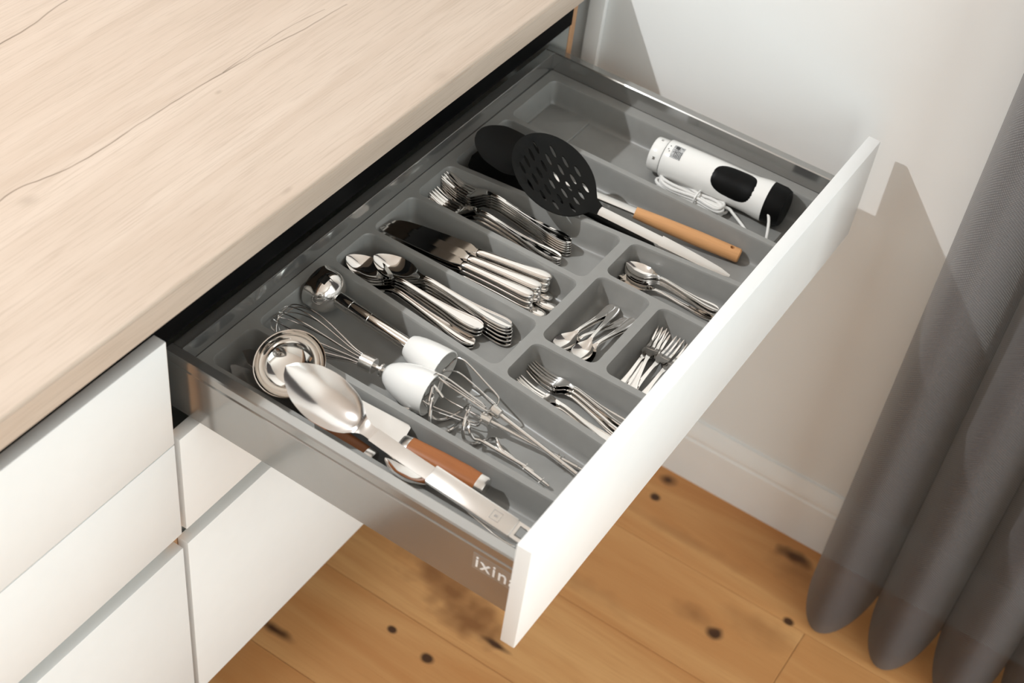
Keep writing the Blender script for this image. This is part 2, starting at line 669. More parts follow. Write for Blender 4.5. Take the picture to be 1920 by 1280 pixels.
# baseboard with a moulded top
prof = [(XW, 0.0), (XW - 0.015, 0.0), (XW - 0.015, 0.098), (XW - 0.0125, 0.101), (XW - 0.0125, 0.107), (XW - 0.0145, 0.110), (XW - 0.013, 0.120), (XW - 0.008, 0.130), (XW - 0.005, 0.140), (XW, 0.142)]
v, f = loft_vf([[(px, yy, pz) for px, pz in prof] for yy in (-2.78, 0.04)])
struct(new_obj('baseboard_right', v, f, M['baseboard'], angle=25))
struct(box('trim_1', XW - 0.012, XW, -0.0125, 0.0145, 0.142, 0.8985, M['baseboard'], bev=0.002))

# ================================================================== WORKTOP AND CABINETS
CRACK1 = [(-0.05, 0.215), (-0.013, 0.227), (0.0, 0.229), (0.039, 0.221), (0.091, 0.211), (0.188, 0.212), (0.275, 0.212), (0.349, 0.207), (0.404, 0.205), (0.467, 0.198), (0.56, 0.193)]
CRACK2 = [(0.10, 0.448), (0.196, 0.452), (0.239, 0.453), (0.292, 0.462), (0.36, 0.466)]
CRACK3 = [(0.33, 0.209), (0.417, 0.214), (0.459, 0.215), (0.497, 0.211), (0.53, 0.206)]
M['worktop'] = wood('light_oak_worktop', (0.545, 0.44, 0.36), (0.465, 0.36, 0.283), (0.11, 0.075, 0.048), 0, 1.15, 0.45, 0.5,
                    knots=[(0.004, 0.205, 0.014, 0.010, 0.35), (0.205, 0.001, 0.010, 0.004, 0.35), (0.296, 0.186, 0.006, 0.003, 0.4), (0.511, 0.001, 0.016, 0.010, 0.22)],
                    cracks=[(CRACK1, 0.0016, 0.8), (CRACK2, 0.0018, 0.9), (CRACK3, 0.0012, 0.6)], streak=0.22)
wt = thing('worktop', 'light oak worktop with dark grain cracks running above the cabinets', 'worktop', (-0.33, 0.29, 0.8993))
box('slab', -1.6, XW - 0.001, -0.0128, 0.598, 0.8993, 0.9393, M['worktop'], wt, 0.004, 3)
box('front_edging', -1.6, XW - 0.001, -0.0137, -0.0120, 0.9000, 0.9352, M['worktop'], wt, 0.0006, 1)

G = 0.0041
ZT, Z1, Z2B, Z3T, Z3B = 0.8548, 0.6825, 0.5108, 0.4815, 0.1304
TF = 0.0185


def cabinet(name, label, x0, x1, fronts, right_edge=False):
    t = thing(name, label, 'cabinet', ((x0 + x1) / 2, 0.28, 0.0))
    box('side_panel', x0, x0 + 0.014, 0.0205, 0.58, 0.13, 0.8990, M['cabinet'], t)
    box('side_panel', x1 - 0.016, x1, 0.0205, 0.58, 0.13, 0.8990, M['cabinet'], t)
    box('edge_band', x0, x0 + 0.014, 0.0195, 0.0205, 0.13, 0.8290, M['oak_edge'], t)['label'] = 'oak coloured front edge'
    box('edge_band', x1 - 0.016, x1, 0.0195, 0.0205, 0.13, 0.8990 if right_edge else 0.8290, M['oak_edge'], t)['label'] = 'oak coloured front edge'
    box('bottom_panel', x0 + 0.016, x1 - 0.016, 0.0205, 0.58, 0.13, 0.146, M['cabinet'], t)
    box('back_panel', x0 + 0.016, x1 - 0.016, 0.572, 0.58, 0.146, 0.8990, M['cabinet'], t)
    box('grip_rail', x0, x1 - (0.016 if right_edge else 0), 0.0175, 0.0190, 0.830, 0.8990, M['black_rail'], t)['label'] = 'black recessed grip rail under the worktop'
    box('grip_rail', x0 + 0.016, x1 - 0.016, 0.026, 0.040, 0.460, 0.530, M['cabinet'], t)['label'] = 'light recessed grip rail between drawers'
    box('plinth', x0, x1, 0.06, 0.076, 0.0, 0.13, M['plinth'], t)
    for (z0, z1) in fronts:
        box('drawer_front', x0 + G, x1 - G if not right_edge else 0.8985, 0.0, TF, z0, z1, M['white_front'], t, 0.0014)
    return t


cabinet('drawer_cabinet', 'white handleless drawer cabinet with all three drawers shut', -0.9, 0.0, [(Z1 + 0.0008, ZT), (Z2B, Z1 - 0.0008), (Z3B, Z3T)])
cabR = cabinet('drawer_cabinet', 'white handleless cabinet the open cutlery drawer slides out of', 0.0, 0.9, [(Z2B, Z1), (Z3B, Z3T)], True)

# ------------------------------------------------------------------ the open drawer
YO = 0.4777
drawer = thing('open_drawer', 'pulled-out white drawer with grey metal sides holding the cutlery tray', 'drawer', (0.45, -0.21, 0.6925))
box('front_panel', G, 0.8985, -YO, -YO + TF, ZT - 0.1698, ZT, M['white_front'], drawer, 0.0014)['label'] = 'white matt front panel'
SX0, SX1 = 0.0300, 0.0452


def drawer_side(sgn):
    mid = 0.4513
    pr = [(SX1, 0.7885), (SX1 - 0.0015, 0.790), (SX0 + 0.002, 0.790), (SX0, 0.7885), (SX0 - 0.0002, 0.7775), (SX0 + 0.0008, 0.7765), (SX0 + 0.0024, 0.7755), (SX0 + 0.0026, 0.7735), (SX0 + 0.0006, 0.7722),
          (SX0 + 0.0004, 0.7705), (SX0 + 0.0004, 0.6975), (SX0 + 0.002, 0.6955), (SX1 - 0.002, 0.6955), (SX1, 0.6975)]
    rings = []
    for yy in (-YO + TF, 0.0405):
        rings.append([((px if sgn < 0 else 2 * mid - px), yy, pz) for px, pz in pr])
    v, f = loft_vf(rings)
    return new_obj('side_panel', v, f, M['drawer_metal'], drawer, world_coords=True, angle=20)


sideL = drawer_side(-1)
drawer_side(1)
rear = MB()
rear.add(box_vf(SX1, 0.8574, 0.0255, 0.0405, 0.6975, 0.7895, 0.001))
rear.build('rear_panel', M['drawer_metal'], drawer, world_coords=True)
box('rear_glint_strip', SX1, 0.8574, 0.0247, 0.0258, 0.7875, 0.7905, M['drawer_metal'], drawer, 0.0003, 1)  # thin strip added for the glint line along the rear panel's top edge
box('base_panel', SX1, 0.8574, -YO + TF, 0.0255, 0.6975, 0.7095, M['drawer_metal'], drawer)

# maker's badge on the near side panel
bx = SX0 + 0.0004
badge = box('badge', bx - 0.0003, bx + 0.0005, -0.4585, -0.3985, 0.739, 0.7655, M['badge'], drawer)
cu = bpy.data.curves.new('lettering', 'FONT')
cu.body = 'ixina'
cu.size = 0.0262
cu.space_character = 1.12
cu.offset = 0.0001
cu.extrude = 0.0002
to = bpy.data.objects.new('lettering_source', cu)
COL.objects.link(to)
dg = bpy.context.evaluated_depsgraph_get()
tm = bpy.data.meshes.new_from_object(to.evaluated_get(dg))
bpy.data.objects.remove(to)
tm.materials.clear()
tm.materials.append(M['letter_white'])
bl = drawer.location
R3 = Matrix(((0, 0, -1, bx - 0.0005 - bl.x), (-1, 0, 0, -0.4015 - bl.y), (0, 1, 0, 0.7440 - bl.z), (0, 0, 0, 1)))
tm.transform(R3)
lt = bpy.data.objects.new('lettering', tm)
COL.objects.link(lt)
lt.parent = drawer
lt['label'] = 'white raised ixina lettering'

# ------------------------------------------------------------------ the tray
ZR, ZF = 0.760, 0.720
tray = thing('cutlery_tray', 'grey moulded plastic cutlery tray with rounded compartments in the drawer', 'tray', (0.45, -0.21, 0.7095))
YB, YFR = 0.0095, -0.442


def r23(y): return 0.3035 + 0.098 * y      # the two dividers that flare towards the front


def l23(y): return r23(y) - 0.009


def l56(y): return 0.5635 - 0.096 * y


def r56(y): return l56(y) + 0.0085


LANES = {
    'lane1': (0.0705, 0.1465, YFR, YB), 'lane2': (0.1555, l23, YFR, YB),
    'soup': (r23, 0.3775, -0.2605, YB), 'knives': (0.3860, 0.4745, -0.2605, YB), 'forks': (0.4835, l56, -0.2605, YB),
    'lane6': (r56, 0.7080, YFR, YB), 'lane7': (0.7175, 0.8370, YFR, YB),
    'small_forks': (r23, 0.3465, YFR, -0.2740), 'tea': (0.3575, 0.5045, -0.3530, -0.2735),
    'cake': (0.3565, 0.5045, YFR, -0.3660), 'spoons': (0.5125, l56, YFR, -0.2745),
}


def xv(e, y):
    return e(y) if callable(e) else e


def rquad(lane, ins, r, n=6):
    """rounded outline of a compartment, moved inwards by ins"""
    x0, x1, y0, y1 = lane
    y0, y1 = y0 + ins, y1 - ins
    c = [Vector((xv(x1, y1) - ins, y1)), Vector((xv(x0, y1) + ins, y1)), Vector((xv(x0, y0) + ins, y0)), Vector((xv(x1, y0) - ins, y0))]
    out = []
    for i in range(4):
        p, a_, b_ = c[i], c[i - 1], c[(i + 1) % 4]
        da, db = (a_ - p).normalized(), (b_ - p).normalized()
        half = math.acos(max(-1, min(1, da.dot(db)))) / 2
        tl = r / math.tan(half)
        cen = p + (da + db).normalized() * (r / math.sin(half))
        v0, v1 = p + da * tl - cen, p + db * tl - cen
        a0 = math.atan2(v0.y, v0.x)
        d_ = (math.atan2(v1.y, v1.x) - a0 + PI) % (2 * PI) - PI
        for k in range(n + 1):
            ang = a0 + d_ * k / n
            out.append((cen.x + r * math.cos(ang), cen.y + r * math.sin(ang)))
    return out


RC = 0.012
holes = [rquad(b, 0, RC) for b in LANES.values()]
outer = rrect(0.0460, 0.8566, -0.4575, 0.0245, 0.004, 3)
p2, tris = fill2d(outer, holes)
rim_v = [(x, y, ZR) for x, y in p2]
rim_f = list(tris)
kk = len(rim_v)
rim_v += [(x, y, ZR - 0.006) for x, y in outer]
no = len(outer)
rim_f += [(i, kk + i, kk + (i + 1) % no, (i + 1) % no) for i in range(no)]
new_obj('rim', rim_v, rim_f, M['tray'], tray, world_coords=True)
for nm, lane in LANES.items():
    rings = []
    dr = 0.0055
    for ins, z in ((0, ZR), (0.0006, ZR - 0.0012), (0.0012, ZR - 0.003), (dr * 0.75, ZF + 0.010), (dr, ZF + 0.006), (dr + 0.002, ZF + 0.002), (dr + 0.006, ZF)):
        rings.append([(x, y, z) for x, y in rquad(lane, ins, max(0.004, RC - ins * 0.5))])
    v, f = loft_vf(rings, cap=False)
    f.append(tuple((len(rings) - 1) * len(rings[0]) + j for j in range(len(rings[0]))))
    new_obj('compartment', v, f, M['tray'], tray, world_coords=True, angle=50)


def settle(root, lane, floor_too=True):
    """nudge a thing so that what lies below the rim stays between the compartment walls and on its floor"""
    x0, x1, y0, y1 = LANES[lane]
    lo_x = hi_x = lo_y = hi_y = -1.0
    zmin = 9
    for ch in root.children:
        mw_ = root.matrix_world @ ch.matrix_basis
        for vv in ch.data.vertices:
            p = mw_ @ vv.co
            zmin = min(zmin, p.z)
            if p.z < ZR - 0.001:
                w = 0.0012 + float(np.interp(p.z - ZF, (0.0, 0.002, 0.006, 0.010, 0.037, 0.040), (0.0115, 0.0075, 0.0055, 0.0042, 0.0012, 0.0)))
                lo_x = max(lo_x, xv(x0, p.y) + w - p.x)
                hi_x = max(hi_x, p.x + w - xv(x1, p.y))
                lo_y = max(lo_y, y0 + w - p.y)
                hi_y = max(hi_y, p.y + w - y1)
    dx = (max(lo_x, 0) - max(hi_x, 0)) if not (lo_x > 0 and hi_x > 0) else (lo_x - hi_x) / 2
    dy = (max(lo_y, 0) - max(hi_y, 0)) if not (lo_y > 0 and hi_y > 0) else (lo_y - hi_y) / 2
    dz = max(0.0, ZF + 0.0001 - zmin) if floor_too else 0.0
    root.matrix_world = Matrix.Translation((dx, dy, dz)) @ root.matrix_world


v, f = loft_vf([[(x, y, z) for x, y in rrect(0.755 + i, 0.829 - i, -0.068 + i, 0.002 - i, 0.004)] for i, z in ((0, ZF - 0.001), (0.0003, ZF + 0.0030), (0.0016, ZF + 0.0042))])
new_obj('floor_pad', v, f, M['tray'], tray, world_coords=True)

# ================================================================== CUTLERY
HX = [0, .0015, .004, .008, .015, .03, .05, .07, .10, .122, .130]
HW = [.0018, .0048, .0072, .0090, .0102, .0092, .0064, .0047, .0035, .0033, .0035]
CX = [0, .03, .07, .105, .122, .132, .141, .150]
CZ = [.0035, .0042, .0090, .0150, .0172, .0168, .0138, .0125]


def spoon_mesh(root, L, wide=1.0, bowl_w=0.0205):
    k = L / 0.207
    qs = np.concatenate([np.linspace(0, .012, 9), np.linspace(.016, .130, 26)])
    ws, zs = pchip(HX, HW, qs), pchip(CX, CZ, qs)
    hv = ribbon_vf(qs * k, ws * k * wide, zs * k, np.full(len(qs), -0.0006 * k), np.full(len(qs), 0.0022 * k), 15, rim=0.0013 * k)
    MB().add(hv).build('handle', M['steel'], root, angle=50)
    q2 = np.concatenate([np.linspace(.130, .150, 8), np.linspace(.153, .2068, 22)])
    BW = pchip([.130, .136, .142, .150, .162, .175, .188, .198, .204, .2068], [.0035, .0045, .0078, .0135, .0192, bowl_w, .0178, .0120, .0062, .0006], q2)
    BZ = pchip([.130, .136, .142, .150, .165, .185, .2068], [.0169, .0158, .0142, .0130, .0122, .0125, .0150], q2)
    BD = pchip([.130, .138, .146, .155, .170, .185, .198, .2068], [-.0004, .0007, .0032, .0066, .0086, .0077, .0037, .0002], q2)
    BT = pchip([.130, .14, .16, .2068], [.0022, .0018, .0013, .0013], q2)
    MB().add(ribbon_vf(q2 * k, BW * k * wide, BZ * k, BD * k, BT * k, 17)).build('bowl', M['steel'], root, angle=60)


def fork_mesh(root, L, wide=1.0, tines=4, hs=1.0):
    k = L / (0.130 + 0.078 * hs)
    qs = np.concatenate([np.linspace(0, .012, 9), np.linspace(.016, .130, 26)])
    ws, zs = pchip(HX, HW, qs), pchip(CX, CZ, qs)
    MB().add(ribbon_vf(qs * k, ws * k * wide, zs * k, np.full(len(qs), -0.0006 * k), np.full(len(qs), 0.0022 * k), 15, rim=0.0013 * k)).build('handle', M['steel'], root, angle=50)
    FX = [.130, .138, .146, .156, .166, .178, .192, .208]
    FZ = [.0169, .0160, .0122, .0070, .0042, .0042, .0078, .0150]
    mb = MB()
    q2 = np.linspace(.130, .161, 14)
    mb.add(ribbon_vf((0.130 + (q2 - 0.130) * hs) * k, pchip([.130, .138, .144, .150, .156, .161], [.0035, .0042, .0074, .0108, .0121, .0123], q2) * k * wide, pchip(FX, FZ, q2) * k,
                     pchip([.13, .145, .161], [-.0004, .0012, .0006], q2) * k, np.full(14, .0019 * k), 9))
    q3 = np.linspace(.1595, .208, 13)
    pitch = 0.0243 / tines
    for i in range(tines):
        yc = (i - (tines - 1) / 2) * pitch
        w = pchip([.1595, .163, .185, .203, .208], [pitch * .48, pitch * .33, .0017, .0011, .0004], q3)
        yy = yc * (1 - 0.04 * np.linspace(0, 1, 13)) * k * wide
        v, f = ribbon_vf((0.130 + (q3 - 0.130) * hs) * k, w * k * wide, pchip(FX, FZ, q3) * k, np.zeros(13), np.full(13, .0018 * k), 5)
        v = [(p[0], p[1] + yy[(j % 65) // 5], p[2]) for j, p in enumerate(v)]
        mb.add((v, f))
    mb.build('head', M['steel'], root, angle=50)


def knife_mesh(root):
    st = []
    for x, ry, rz in ((0, .0015, .001), (.0012, .0048, .0026), (.004, .0072, .0037), (.009, .0086, .0042), (.016, .0090, .0043), (.03, .0082, .0041), (.05, .0068, .0038), (.075, .0060, .0037), (.098, .0060, .0037), (.1045, .0063, .0038), (.106, .0058, .0034)):
        st.append((x, ry, rz, .0043))
    MB().add(oval_loft_vf(st, 16, 2.5)).build('handle', M['steel'], root, angle=45)
    out = [(.1055, -.0035), (.110, -.0042), (.114, -.0070), (.120, -.0098), (.150, -.0106), (.190, -.0106), (.210, -.0092), (.222, -.0060), (.229, -.0010), (.2315, .0040), (.226, .0062), (.205, .0072), (.150, .0076), (.120, .0068), (.111, .0042), (.1055, .0035)]
    MB().add(plate_vf(out, [], .0016, lambda x, y: .0052 - .0004 * (x - .1) / .13)).build('blade', M['steel'], root)


# ---- tablespoons
spA = thing('tablespoon', 'polished steel tablespoon on top of the stack beside the table knives', 'spoon', group=None)
spoon_mesh(spA, 0.207)
DZ = 0.0040
ORD = ('lowest', 'second from the bottom', 'third from the bottom', 'third from the top', 'second from the top')
GRP = 'tablespoons in their compartment'
# stack beside the knives (six)
lay(spA, (967, 603), (711, 476), ZF + 5 * DZ, 0.7445, 0.752)
spA['group'] = GRP
for i in range(5):
    o = dup(spA, 'polished steel tablespoon %s in the stack beside the table knives' % ORD[i], GRP)
    lay(o, (964 + i * 0.5, 638 - 7.0 * i), (708, 492 - 3.5 * i), ZF + i * DZ, 0.7245 + i * DZ, 0.735 + i * DZ)
# stack beside the hand blender parts (five), two of them skewed
for i in range(5):
    top = i == 4
    o = dup(spA, 'polished steel tablespoon topping the stack beside the blender shaft' if top else 'polished steel tablespoon %s in the stack beside the blender shaft' % ('lowest', 'second from the bottom', 'in the middle', 'second from the top')[i], GRP)
    if i < 2:
        lay(o, (880 + 2 * i, 645 - 6 * i), (640, 492 - 3 * i), ZF + i * DZ, 0.7245 + i * DZ, 0.735 + i * DZ)
    else:
        lay(o, (897 + (i - 2), 622 - 6.5 * (i - 2)), (641, 484 - 4.5 * (i - 2)), ZF + i * DZ, 0.7245 + i * DZ, 0.735 + i * DZ)

# ---- dinner forks
fkA = thing('dinner_fork', 'polished steel dinner fork on top of the stack against the spatula compartment', 'fork')
fork_mesh(fkA, 0.208)
GRP = 'dinner forks in their compartment'
fkA['group'] = GRP
lay(fkA, (1079, 440), (866, 322), ZF + 5 * DZ, 0.7445, 0.755)
for i in range(5):
    o = dup(fkA, 'polished steel dinner fork %s in the stack against the spatula compartment' % ORD[i], GRP)
    lay(o, (1073 + i, 465 - 5 * i), (860 + i, 350 - 5.5 * i), ZF + i * DZ, 0.7245 + i * DZ, 0.735 + i * DZ)
for i in range(3):
    o = dup(fkA, 'polished steel dinner fork topping the loose fan beside the knife compartment' if i == 2 else 'polished steel dinner fork %s in the loose fan beside the knives' % ('lowest', 'in the middle')[i], GRP)
    lay(o, (1038 - 3 * i, 486 - 6 * i), (805 + 7 * i, 374 - 8 * i), ZF + i * DZ, 0.7245 + i * DZ, 0.735 + i * DZ)

# ---- table knives
knA = thing('table_knife', 'steel table knife at the bottom of the pile, handle poking out beside the forks', 'knife', group='table knives in their compartment')
knife_mesh(knA)
GRP = 'table knives in their compartment'
lay(knA, (1047, 549), (780, 445), ZF + 0.0003, 0.7245, 0.7245)
KZ = 0.0091
for (e, t, lb) in (((1043, 581), (765, 452), 'steel table knife at the bottom of the pile, handle between two others'),
                   ((1022, 595), (752, 455), 'steel table knife at the bottom of the pile, along the tablespoon divider')):
    lay(dup(knA, lb, GRP), e, t, ZF + 0.0003, 0.7245, 0.7245)
cols = [((1031, 541), (760, 436)), ((1010, 560), (748, 444)), ((992, 575), (738, 450))]
for lay_no in (1, 2, 3):
    for ci_, (e, t) in enumerate(cols):
        up = (lay_no - 1) * 10.0
        zz = ZF + lay_no * KZ + 0.0006
        row = ('nearest the dinner forks', 'in the middle row', 'nearest the tablespoons')[ci_]
        lvl = ('second from the bottom', 'second from the top', 'on top')[lay_no - 1]
        lb = 'steel table knife %s of the pile, %s' % (lvl, row)
        lay(dup(knA, lb, GRP), (e[0] + (lay_no - 1) * 2.5, e[1] - up), (t[0] - 2 + (lay_no - 1) * 2, t[1] - (lay_no - 1) * 7), zz, zz + 0.004, zz + 0.004, roll=(0.015, -0.02, 0.012)[ci_])

# ---- dessert spoons (front right)
dsA = thing('dessert_spoon', 'small steel dessert spoon on top of the front right stack', 'spoon')
spoon_mesh(dsA, 0.140)
GRP = 'dessert spoons in the front right compartment'
dsA['group'] = GRP
lay(dsA, (1338, 576), (1171, 488), ZF + 3 * 0.0034, 0.733, 0.742)
for i in range(3):
    o = dup(dsA, 'small steel dessert spoon %s in the front right stack' % ('lowest', 'second from the bottom', 'second from the top')[i], GRP)
    lay(o, (1336 - 2 * i, 584 - 2.0 * i), (1165 + 2 * i, 500 - 3.5 * i), ZF + i * 0.0034, 0.723 + i * 0.0034, 0.731 + i * 0.0034)
o = dup(dsA, 'small steel dessert spoon slipped down beside the coffee spoon compartment', GRP)
lay(o, (1326, 592), (1147, 509), ZF + 0.0002, 0.7225, 0.731)

# ---- coffee spoons
csA = thing('coffee_spoon', 'little steel coffee spoon lying across the others, handle crossing over', 'spoon')
spoon_mesh(csA, 0.126, 1.05)
GRP = 'coffee spoons in the middle compartment'
csA['group'] = GRP
lay(csA, (1160, 573), (1074, 680), ZF + 0.0062, 0.7285, 0.735)
for (e, t, z, lb) in (((1138, 564), (1031, 642), 0.0062, 'little steel coffee spoon on top of the three with bowls by the tablespoons'),
                      ((1143, 568), (1029, 646), 0.0031, 'little steel coffee spoon under another with bowls by the tablespoons'),
                      ((1171, 590), (1040, 644), 0.0, 'little steel coffee spoon lowest of the three with bowls by the tablespoons'),
                      ((1192, 595), (1082, 672), 0.0031, 'little steel coffee spoon with its handle nearest the cake forks'),
                      ((1190, 600), (1086, 672), 0.0, 'little steel coffee spoon beneath the one nearest the cake forks')):
    lay(dup(csA, lb, GRP), e, t, ZF + z, 0.7225 + z, 0.729 + z)

# ---- small forks, front left
sfA = thing('dessert_fork', 'small steel dessert fork on top of the pair beside the coffee spoons', 'fork')
fork_mesh(sfA, 0.148, 1.12, 4, 1.3)
GRP = 'dessert forks in the front left compartment'
sfA['group'] = GRP
lay(sfA, (1168, 792), (990, 668), ZF + 0.0062, 0.7285, 0.742)
for (e, t, z, lb) in (((1163, 804), (992, 676), 0.0031, 'small steel dessert fork under the top one beside the coffee spoons'),
                      ((1150, 810), (988, 682), 0.0, 'small steel dessert fork lowest of the three beside the coffee spoons'),
                      ((1138, 822), (964, 698), 0.0031, 'small steel dessert fork on top of the pair beside the mixer beaters'),
                      ((1130, 824), (958, 704), 0.0, 'small steel dessert fork at the bottom beside the mixer beaters')):
    lay(dup(sfA, lb, GRP), e, t, ZF + z, 0.7225 + z, 0.735 + z)

# ---- cake forks with three tines, lying crosswise behind the drawer front
cfA = thing('cake_fork', 'three-tined steel cake fork on top of the crosswise pile behind the front panel', 'fork')
fork_mesh(cfA, 0.138, 1.3, 3, 1.55)
GRP = 'cake forks behind the front panel'
cfA['group'] = GRP
lay(cfA, (1187, 736), (1252, 600), ZF + 0.0062, 0.7285, 0.740)
for (e, t, z, lb) in (((1152, 718), (1246, 596), 0.0031, 'three-tined steel cake fork with its handle nearest the coffee spoons'),
                      ((1160, 722), (1258, 604), 0.0, 'three-tined steel cake fork under the others beside the coffee spoons'),
                      ((1174, 730), (1262, 606), 0.0, 'three-tined steel cake fork lying under the topmost one of the pile'),
                      ((1180, 738), (1290, 612), 0.0031, 'three-tined steel cake fork fanned out towards the front panel'),
                      ((1200, 746), (1304, 622), 0.0, 'three-tined steel cake fork flat on the floor near the front panel'),
                      ((1212, 754), (1318, 632), 0.0031, 'three-tined steel cake fork closest to the front panel, half hidden by it')):
    lay(dup(cfA, lb, GRP), e, t, ZF + z, 0.7225 + z, 0.735 + z)

# ================================================================== HAND BLENDER PARTS (lane 2)
# --- blender shaft with bell foot
t = thing('blender_shaft', 'steel hand blender shaft with bell foot and white coupling', 'blender shaft')
n = 40
profb = [(0.172, 0.0095), (0.1735, 0.013), (0.177, 0.0195), (0.182, 0.0245), (0.188, 0.0275), (0.194, 0.0285), (0.200, 0.0285), (0.205, 0.0280), (0.209, 0.0288)]
inner = [(x - 0.001, r - 0.0012) for x, r in reversed(profb)]


def foot_skip(i, j):
    if 3 <= i <= 4 and (j % 20) in (7, 8, 9):
        return True
    if i in (11, 12) and (j % 20) in (7, 8, 9):
        return True
    return False


MB().add(lathe_vf(profb + inner, n, foot_skip)).build('bell_foot', M['steel'], t, angle=50)
MB().add(lathe_vf([(0.050, 0.0088), (0.120, 0.0088), (0.1205, 0.0093), (0.150, 0.0093), (0.1505, 0.0100), (0.174, 0.0103)], 24, cap=True)).build('shaft', M['steel'], t, angle=30)
co = [(0.056, 0.0105), (0.0555, 0.0145), (0.050, 0.0172), (0.040, 0.0200), (0.025, 0.0226), (0.010, 0.0243), (0.0, 0.0250)]
ci = [(x, r - 0.0016) for x, r in reversed(co[1:])]
cp = MB().add(lathe_vf(co + ci + [(0.048, 0.001)], 36)).build('coupling', M['white_plastic'], t, angle=50)
MB().add(oval_loft_vf([(0.004, 0.0025, 0.0012, 0.0232), (0.010, 0.0025, 0.0012, 0.0229)], 8)).build('locking_lug', M['satin'], cp)
MB().add(lathe_vf([(0.030, 0.0005), (0.031, 0.006), (0.046, 0.006)], 16)).build('drive_socket', M['satin'], cp)
a, b = at(803, 668, 0.7455), at(628, 553, 0.748)
yaw = math.degrees(math.atan2(b.y - a.y, b.x - a.x))
e0 = at(828, 681, 0.7455)
lay_xy(t, e0.x, e0.y, 0.7475, yaw, pitch=0.015)

# --- whisk attachment
t = thing('whisk', 'steel balloon whisk attachment with white egg-shaped coupling', 'whisk')
co = [(0.090, 0.006), (0.0895, 0.0095), (0.086, 0.0135), (0.078, 0.0185), (0.066, 0.0230), (0.054, 0.0262), (0.044, 0.0276), (0.034, 0.0278), (0.025, 0.0272)]
ci = [(x, r - 0.0016) for x, r in reversed(co[1:])]
cp = MB().add(lathe_vf(co + ci + [(0.080, 0.001)], 40)).build('coupling', M['white_plastic'], t, angle=50)
MB().add(oval_loft_vf([(0.027, 0.0022, 0.0012, 0.0255), (0.032, 0.0022, 0.0012, 0.0255)], 8)).build('locking_lug', M['satin'], cp)
MB().add(lathe_vf([(0.060, 0.0005), (0.061, 0.006), (0.078, 0.006)], 16)).build('drive_socket', M['satin'], cp)
MB().add(lathe_vf([(0.088, 0.0042), (0.094, 0.0042), (0.0942, 0.0085), (0.0965, 0.0085), (0.0967, 0.0035), (0.110, 0.0035)], 20, cap=True)).build('neck', M['satin'], t, angle=30)
MB().add(lathe_vf([(0.106, 0.0098), (0.1065, 0.0105), (0.1245, 0.0105), (0.125, 0.0098)], 28, cap=True)).build('ferrule', M['satin'], t, angle=30)
for i in range(6):
    ang = PI * i / 6 + 0.2
    pts = []
    for (x, r) in ((0.120, 0.0070), (0.140, 0.0098), (0.165, 0.0180), (0.190, 0.0255), (0.215, 0.0285), (0.235, 0.0255), (0.248, 0.0165), (0.253, 0.0)):
        pts.append((x - 0.0012 * i * (1 if x > 0.24 else 0), r))
    full = [(x, r * math.cos(ang), r * math.sin(ang) * 0.92) for x, r in pts] + [(x, -r * math.cos(ang), -r * math.sin(ang) * 0.92) for x, r in reversed(pts[:-1])]
    MB().add(tube_vf(smooth_path(full, 5), 0.0008, 6)).build('wire', M['wire'], t)
a, b = at(796, 741, 0.7475), at(512, 604, 0.742)
e0 = a + (a - b).normalized() * 0.020
lay_xy(t, e0.x, e0.y, 0.7492, math.degrees(math.atan2(b.y - a.y, b.x - a.x)), pitch=0.0)


# --- mixer beaters
def beater(label, end, hub, z_end, z_hub, roll):
    t = thing('mixer_beater', label, 'beater', group='mixer beaters and dough hooks')
    MB().add(lathe_vf([(0, 0.0016), (0.004, 0.0022), (0.010, 0.0022), (0.011, 0.0029), (0.132, 0.0029)], 14, cap=True)).build('shaft', M['satin'], t, angle=30)
    mb = MB()
    mb.add(tube_vf([(0.030, -0.0058, 0), (0.030, 0.0058, 0)], 0.0009, 6))
    mb.add(tube_vf([(0.037, 0, -0.005), (0.037, 0, 0.005)], 0.0011, 6))
    mb.build('pin', M['satin'], t)
    MB().add(lathe_vf([(0.126, 0.0050), (0.127, 0.0062), (0.139, 0.0075), (0.1405, 0.0066)], 16, cap=True)).build('hub', M['satin'], t, angle=30)
    for kx in range(2):
        c, s = (1, 0) if kx == 0 else (0, 1)
        h = [(0.136, 0.0), (0.1375, 0.013), (0.143, 0.0175), (0.160, 0.0205), (0.190, 0.0260), (0.203, 0.0265), (0.210, 0.0225), (0.2135, 0.008), (0.214 + 0.002 * kx, 0.0)]
        full = [(x, r * c, r * s) for x, r in h] + [(x, -r * c, -r * s) for x, r in reversed(h[:-1])]
        MB().add(tube_vf(smooth_path(full, 4), 0.0011, 7)).build('wire_loop', M['wire'], t)
    lay(t, end, hub, z_end, z_end, z_hub, pitch=math.atan2(z_hub - z_end, 0.132), roll=roll)
    return t


beater('bright wire mixer beater lying on top, rod crossing over the other', (1095, 899), (928, 770), 0.7310, 0.7495, 0.55)
beater('bright wire mixer beater underneath, rod crossing below the other', (1098, 884), (919, 788), 0.7225, 0.7430, 0.2)


